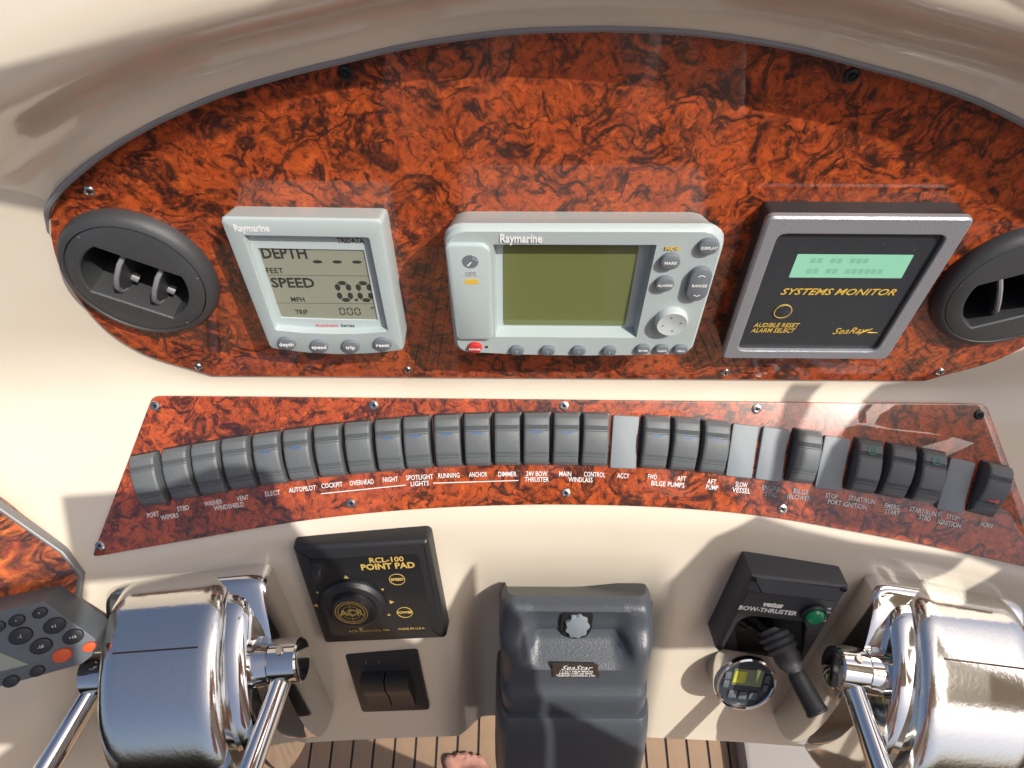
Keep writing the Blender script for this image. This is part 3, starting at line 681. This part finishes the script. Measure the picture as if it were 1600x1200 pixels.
slot = rpoly([(-.0135, -.008), (.0125, -.008), (.0125, -.030), (.009, -.041), (0, -.0445), (-.010, -.041), (-.0135, -.030)], .004, 4)
kn = link('key_slot', prism(slot, .005, .0284), M['void'], t)
gear = [((.0096+.0010*math.cos(k*math.pi*2/4*1.0))*math.cos(2*math.pi*k/36), (.0150+.0010*math.cos(k*math.pi*2/4))*math.sin(2*math.pi*k/36)) for k in range(36)]
gk = link('tilt_knob', prism(gear, .020, .0318, .0015), M['putty'], t); gk.location = (.000, -.0245, 0)
lb = link('rating_label', prism([(-.0205, -.0505), (.0170, -.0515), (.0195, -.0690), (-.0200, -.0690)], .0490, .0513), M['edge'], t)
z = .0515
text('SeaStar', .0085, -.0010, -.0548, z, M['white'], lb, 0, -.004, .4)
for k, l_ in enumerate(('1.7 TILT HELM MK6742', '6.895Pa (1000 psi) MAX.', 'TELEFLEX (CANADA) LTD.')): text(l_, .0034, -.0005, -.0600-k*.0031, z, M['white'], lb, 0, .01, sx=.83)

# ------------------------------------------------------------------ throttle controls
def throttle(mw, sgn, label, lev_side, lev2):
    t = thing('throttle_control', label, 'throttle', mw, 'chrome engine controls')
    def barrel(hw, prof, fr_, name, mt, x0=0):
        rings = []
        cy, cz = -.10, .045
        for k in range(31):
            q = -1+2*k/30
            if k in (0, 30): x, s_ = math.copysign(hw, q), 1-fr_*2.0
            else:
                e = max(0, (abs(q)-.68)/.32); x = math.copysign((hw-fr_*.02)*(.68+.32*math.sin(e*math.pi/2))/1.0 if e > 0 else abs(q)*(hw-fr_*.02), q)
                s_ = 1-fr_*(1-math.cos(e*math.pi/2))*1.7
            rings.append([(x0+x, cy+(y-cy)*s_, max(-.03, cz+(z_-cz)*s_) if z_ > 0 else -.03) for y, z_ in prof])
        return link(name, loft(rings), mt, t)
    prof = [tuple(p) for p in catmull([(.002, -.01), (.001, .020), (-.007, .040), (-.024, .064), (-.050, .087), (-.080, .100), (-.110, .103), (-.140, .096), (-.165, .078), (-.180, .052), (-.188, .022), (-.190, -.01)], 5)]
    barrel(.052, prof, .055, 'cover', M['chromeb'], -.012*sgn)
    prof2 = [(-.095+(p[0]+.095)*.93, p[1]*.84) for p in prof]
    barrel(.062, prof2, .05, 'side_plate', M['chrome'], -.006*sgn)
    prof3 = [(-.095+(p[0]+.095)*1.0, p[1]*.42) for p in prof]
    barrel(.071, prof3, .03, 'base', M['chrome'], -.002*sgn)
    for i in (13, 38):
        link('seam', tube([(-.012*sgn+x, prof[i][0], prof[i][1]-.0002) for x in (-.036, 0, .036)], .0007, 6), M['edge'], t)
    for sd, hub, dirv, ln in ((1, V((.066*sgn, -.055, .040)), lev_side, .26), (-1, V((-.070*sgn, -.055, .040)), lev2, .26)):
        e = V((sd*sgn, 0, 0))
        bs = link('hub_boss', tube([hub-e*.02, hub+e*.002], [.0190, .0165], 32), M['chrome'], t)
        hb = link('hub', tube([hub+e*.002, hub+e*.003, hub+e*.026, hub+e*.0275, hub+e*.028], [.0150, .0162, .0162, .0150, .0135], 36), M['chrome'], t)
        d_ = V(dirv).normalized(); st = hub+e*.015
        lv = link('lever', tube([st, st+d_*.012, st+d_*.03, st+d_*.08, st+d_*.16, st+d_*ln], [.0080, .0085, .0086, .0092, .0098, .0100], 24), M['chrome'], t)
        s_ = link('set_screw', tube([hub+e*.014+V((0, .0150, .004)), hub+e*.014+V((0, .0172, .0045))], [.0035, .0030], 16), M['steel'], hb)
    sc_ = link('screw', lathe([(.0004, .0), (.0040, .0), (.0040, .001), (.003, .002), (.0004, .0022)], 16), M['steel'], t); sc_.location = (.060*sgn, -.045, .040); sc_.rotation_euler = (0, R(70)*sgn, 0)
a = PL.hit(296, 905, .02)
throttle(PL.mat(a.x, a.y, .016, R(7)) @ Matrix.Diagonal((1.03, 1.2, 1.15, 1)), 1, 'chrome engine throttle control beside the grey keypad', (-.34, -.50, .75), (-.48, -.45, .75))
a = PL.hit(1478, 925, .02)
throttle(PL.mat(a.x, a.y, .016, R(-10)) @ Matrix.Diagonal((1.03, 1.2, 1.15, 1)), -1, 'chrome engine throttle control beside the bow thruster joystick', (.26, -.45, .85), (.5, -.45, .8))

# ------------------------------------------------------------------ port side panel and keypad
PW = Plane(CAM+ray(110, 885)*.592, 52, 24)
o = PW.hit(60, 850)
def fw_(u, v, h=0): q = PW.hit(u, v, h)-o; return (q.x, q.y)
t = thing('side_panel', 'small sunlit-toned burl wood side panel with grey edging under the keypad', 'panel', PW.mat(*o, 0))
sp = [fw_(-160, 690), fw_(0, 797), fw_(96, 864), fw_(124, 898), fw_(112, 960), fw_(90, 1000), fw_(-160, 1040)]
link('board', prism(sp, -.02, .002), M['burl_sunlit'], t)
link('edging', loft([[(*p, -.008) for p in sp], [(*p, -.008) for p in inset(sp, -.0032)], [(*p, .0035) for p in inset(sp, -.0032)], [(*p, .004) for p in inset(sp, -.002)], [(*p, .0028) for p in sp]], False, False), M['gasket'], t)
h = .036
kf = [fw_(-150, 985, h), fw_(70, 938, h), fw_(152, 998, h), fw_(146, 1026, h), fw_(128, 1040, h), fw_(-150, 1117, h)]
t = thing('keypad', 'grey push button keypad with black and orange buttons on the side panel', 'keypad', PW.mat(*o, .002))
link('case', prism(rpoly(kf, .002, 2), 0, h-.002, .0012, 2, .001), M['keypad'], t)
for u, v, rx, mt, l_ in ((63, 957, 12, 'black', '^'), (27, 969, 13, 'black', '^'), (-4, 979, 13, 'black', '^'), (86, 977, 18, 'black', '+1'), (33, 993, 19, 'black', '-1'), (115, 994, 17, 'black', '+10'), (65, 1009, 18, 'black', '-10'), (98, 1023, 16, 'orange', ''), (140, 1010, 11, 'orange', ''), (59, 1048, 12, 'black', ''), (18, 1064, 13, 'black', '')):
    c_ = fw_(u, v, h); rr = rx*.5/F
    b = link('button', prism(circ(rr*1.02, 24, 0, 0, rr*.78), -.001, .0022, .001), M[mt], t); b.location = (*c_, h-.002)
    if l_: text(l_, rr*.45, 0, 0, .0024, M['white'], b, -.15)
kd = [fw_(-150, 1000, h), fw_(-5, 1017, h), fw_(45, 1038, h), fw_(-150, 1085, h)]
link('display', prism(kd, h-.003, h-.0016), M['lcd'], t)

# ------------------------------------------------------------------ deck
deck = bpy.data.objects.new('deck', None); COL.objects.link(deck); struct(deck)
link('caulking', mesh([(-4, -3, -.004), (4, -3, -.004), (4, 2, -.004), (-4, 2, -.004)], [(0, 1, 2, 3)]), M['caulk'], deck, False)
PIT = .046
pm = prism([(-PIT/2+.0025, -2.6), (PIT/2-.0025, -2.6), (PIT/2-.0025, 1.6), (-PIT/2+.0025, 1.6)], -.02, 0, .0008, 1); pm.materials.append(M['teak'])
for k in range(-34, 40):
    q = link('plank', pm, M['teak'], deck); q.location = (k*PIT, 0, 0)
a = CAM+ray(1130, 1150)*(1.7/1.124)
hb = struct(link('locker_step', prism(rrect(.9, 1.2, .02), 0, .06, .008), M['hatch'])); hb.location = (a.x+.475, .0, 0)

# ------------------------------------------------------------------ bare foot on the deck
fpos = CAM+ray(702, 1188)*(1.66/1.12)
t = thing('person', 'barefoot person standing on the teak deck with toes below the console', 'person', Matrix.Translation((fpos.x, fpos.y, 0)))
bm = bmesh.new()
def blob(p, r):
    bmesh.ops.create_uvsphere(bm, u_segments=16, v_segments=10, radius=1, matrix=Matrix.Translation(p) @ Matrix.Diagonal((*r, 1)))
mb = bpy.data.metaballs.new('f'); mb.resolution = .007; mb.threshold = .25
def mball(p, r):
    e = mb.elements.new(); e.co = p; e.radius = r
TURN = Matrix.Rotation(R(32), 3, 'Z')
def tball(p, r): mball(tuple(TURN @ (V(p)*.82)), r*.84)
for k, (x, y, r_) in enumerate(((0, 0, .021), (.024, -.004, .015), (.042, -.013, .014), (.058, -.025, .0135), (.072, -.040, .013))):
    for s_ in range(4): tball((x, y-.010*s_-.002, .012+.003*s_), r_*(1+.03*s_))
    tball((x, y-.05, .024), .026)
for s_ in range(8): tball((.030+.002*s_, -.075-.022*s_, .028+.006*s_), .044)
for s_ in range(7): tball((.012+.002*s_, -.075-.022*s_, .030+.006*s_), .036)
def limb(p, q, r0, r1, n_):
    for i in range(n_+1):
        k = i/n_; mball(tuple(V(p).lerp(V(q), k)), r0+(r1-r0)*k)
limb((.150, -.178, .06), (.135, -.215, .45), .056, .082, 12); limb((.135, -.215, .45), (.120, -.36, .86), .088, .125, 10)
limb((.300, -.250, .06), (.300, -.270, .45), .056, .082, 12); limb((.300, -.270, .45), (.280, -.36, .86), .088, .125, 10)
limb((.300, -.250, .05), (.330, -.100, .03), .050, .040, 8)
limb((.20, -.37, .88), (.20, -.38, 1.08), .20, .19, 4); limb((.20, -.38, 1.08), (.20, -.38, 1.36), .19, .21, 5)
limb((.03, -.38, 1.40), (.37, -.38, 1.40), .10, .10, 5); limb((.20, -.375, 1.42), (.20, -.36, 1.52), .085, .08, 3)
limb((.20, -.355, 1.58), (.20, -.355, 1.70), .125, .125, 4)
limb((.02, -.38, 1.39), (-.06, -.38, 1.16), .082, .066, 6); limb((-.06, -.38, 1.16), (.04, -.20, 1.50), .064, .048, 9); mball((.06, -.18, 1.55), .058)
limb((.38, -.38, 1.39), (.46, -.38, 1.16), .082, .066, 6); limb((.46, -.38, 1.16), (.36, -.20, 1.50), .064, .048, 9); mball((.34, -.18, 1.55), .058)
print('FOOT', fpos)
mo = bpy.data.objects.new('f', mb); COL.objects.link(mo); bpy.context.view_layer.update()
me = bpy.data.meshes.new_from_object(mo.evaluated_get(bpy.context.evaluated_depsgraph_get())); bpy.data.objects.remove(mo)
me.materials.clear(); bm.free(); bd = link('body', me, M['skin'], t)
me.materials.append(M['shirt']); me.materials.append(M['shorts'])
for p in me.polygons:
    z_ = p.center.z; arm = abs(p.center.x-.20) > .235 and z_ < 1.28
    if .98 < z_ < 1.46 and not arm and p.center.y < -.24: p.material_index = 1
    elif .5 < z_ <= .98: p.material_index = 2

# ------------------------------------------------------------------ far corners above the hood
def slab(name, pts, th, mt):
    c = sum((V(p) for p in pts), V())/len(pts); n_ = (V(pts[1])-V(pts[0])).cross(V(pts[2])-V(pts[0])).normalized()
    return link(name, loft([[V(p)+n_*th/2 for p in pts], [V(p)-n_*th/2 for p in pts]]), mt, None, False)
D_ = lambda u, v, d: CAM+ray(u, v)*d
struct(slab('windshield_sill', [D_(-200, -200, .75), D_(150, -200, .75), D_(150, -6, .75), D_(-40, 40, .75), D_(-200, 80, .75)], .02, M['pale']))
struct(slab('windshield_corner', [D_(1480, -200, .8), D_(1900, -200, .8), D_(1900, 140, .8), D_(1480, -12, .8)], .02, M['dark']))

# ------------------------------------------------------------------ unseen sheets added to cast the shade, cut to the shadow outlines
def shade_sheet(name, pts, dist, mt='shade_tan'):
    c = PS.o.dot(SUN)+dist; e1 = SUN.cross(V((0, 0, 1))).normalized(); e2 = SUN.cross(e1)
    P3 = []
    for pl, u, v in pts:
        p = None
        if pl is None: p = HOOD.ray_cast(CAM, ray(u, v).normalized())[0]; pl = PU
        if p is None: a = pl.hit(u, v); p = pl.w(a.x, a.y)
        P3.append(p+SUN*(c-p.dot(SUN)))
    return struct(link(name, loft([P3, [p+SUN*.003 for p in P3]]), M[mt], None, False))
s_, l_ = PS, PL
shade_sheet('shade_sheet_port', [(s_, 95, 775), (s_, 190, 768), (s_, 245, 765), (s_, 290, 745), (s_, 330, 730), (s_, 372, 727), (s_, 412, 735), (s_, 432, 760), (s_, 445, 800), (l_, 470, 838), (l_, 515, 880), (l_, 545, 930), (l_, 600, 985), (l_, 650, 1004), (l_, 700, 950), (l_, 745, 880), (l_, 775, 960), (l_, 775, 1220), (l_, 60, 1220), (l_, 150, 1000), (l_, 180, 960), (l_, 330, 928), (l_, 335, 893), (l_, 185, 900), (l_, 120, 905)], .80)  # added unseen sheet, its outline follows the port-side shadow
shade_sheet('shade_sheet_right', [(l_, 1190, 805), (l_, 1240, 825), (l_, 1320, 845), (l_, 1470, 868), (l_, 1440, 890), (l_, 1300, 955), (l_, 1240, 985), (l_, 1150, 1010), (l_, 1020, 1015), (l_, 1045, 910), (l_, 1110, 840)], .81)  # added unseen sheet for the shadow right of the centre channel
shade_sheet('shade_sheet_starboard', [(s_, 1375, 600), (s_, 1335, 650), (s_, 1290, 700), (s_, 1255, 790), (s_, 1300, 822), (s_, 1440, 842), (l_, 1510, 885), (l_, 1330, 1000), (l_, 1180, 1130), (l_, 1190, 1230), (l_, 1700, 1230), (s_, 1750, 700), (PU, 1750, 500), (PU, 1480, 585)], .79)  # added unseen sheet shading the starboard end
shade_sheet('shade_strip', [(s_, 1235, 600), (s_, 1285, 600), (s_, 1235, 690), (s_, 1220, 790), (s_, 1190, 790), (s_, 1205, 690)], .82)  # added unseen strip for the narrow dark stripe across the switches
shade_sheet('shade_sheet_helm', [(l_, 782, 1060), (l_, 880, 1112), (l_, 900, 1122), (l_, 1030, 1200), (l_, 900, 1230), (l_, 785, 1150)], .83)  # added unseen sheet shaped to the diagonal shadow band on the helm

pw = PW
shade_sheet('shade_sheet_keypad', [(pw, -150, 935), (pw, 0, 912), (pw, 60, 884), (pw, 100, 872), (pw, 130, 905), (pw, 135, 930), (pw, 122, 968), (pw, 128, 1040), (pw, 60, 1200), (pw, -150, 1200)], .84)  # added unseen sheet that puts the keypad in shade
class Off:                       # the instrument panel plane raised to the height of the hood
    def __init__(s, pl, h): s.pl, s.h = pl, h
    def hit(s, u, v): return s.pl.hit(u, v, s.h)
    def w(s, a, b): return s.pl.w(a, b, s.h)
h0 = Off(PU, .001)
shade_top = [(-150, 150, .008), (0, 105, .010), (200, 55, .018), (400, 24, .028), (600, 10, .034), (800, 14, .036), (1000, 14, .036), (1200, 26, .036), (1400, 60, .030), (1600, 130, .022), (1750, 200, .012)]
shade_sheet('shade_sheet_hood', [(None if h_ > .009 and u < 1500 else Off(PU, h_), u, v) for u, v, h_ in shade_top] + [(h0, u, v) for u, v in ((1750, 430), (1600, 345), (1500, 285), (1400, 225), (1200, 150), (1000, 112), (800, 107), (640, 118), (540, 131), (350, 185), (250, 232), (170, 280), (120, 308), (80, 328), (0, 312), (-150, 300))], .50, 'dark')  # added unseen strip that shades the hood band and the arch top
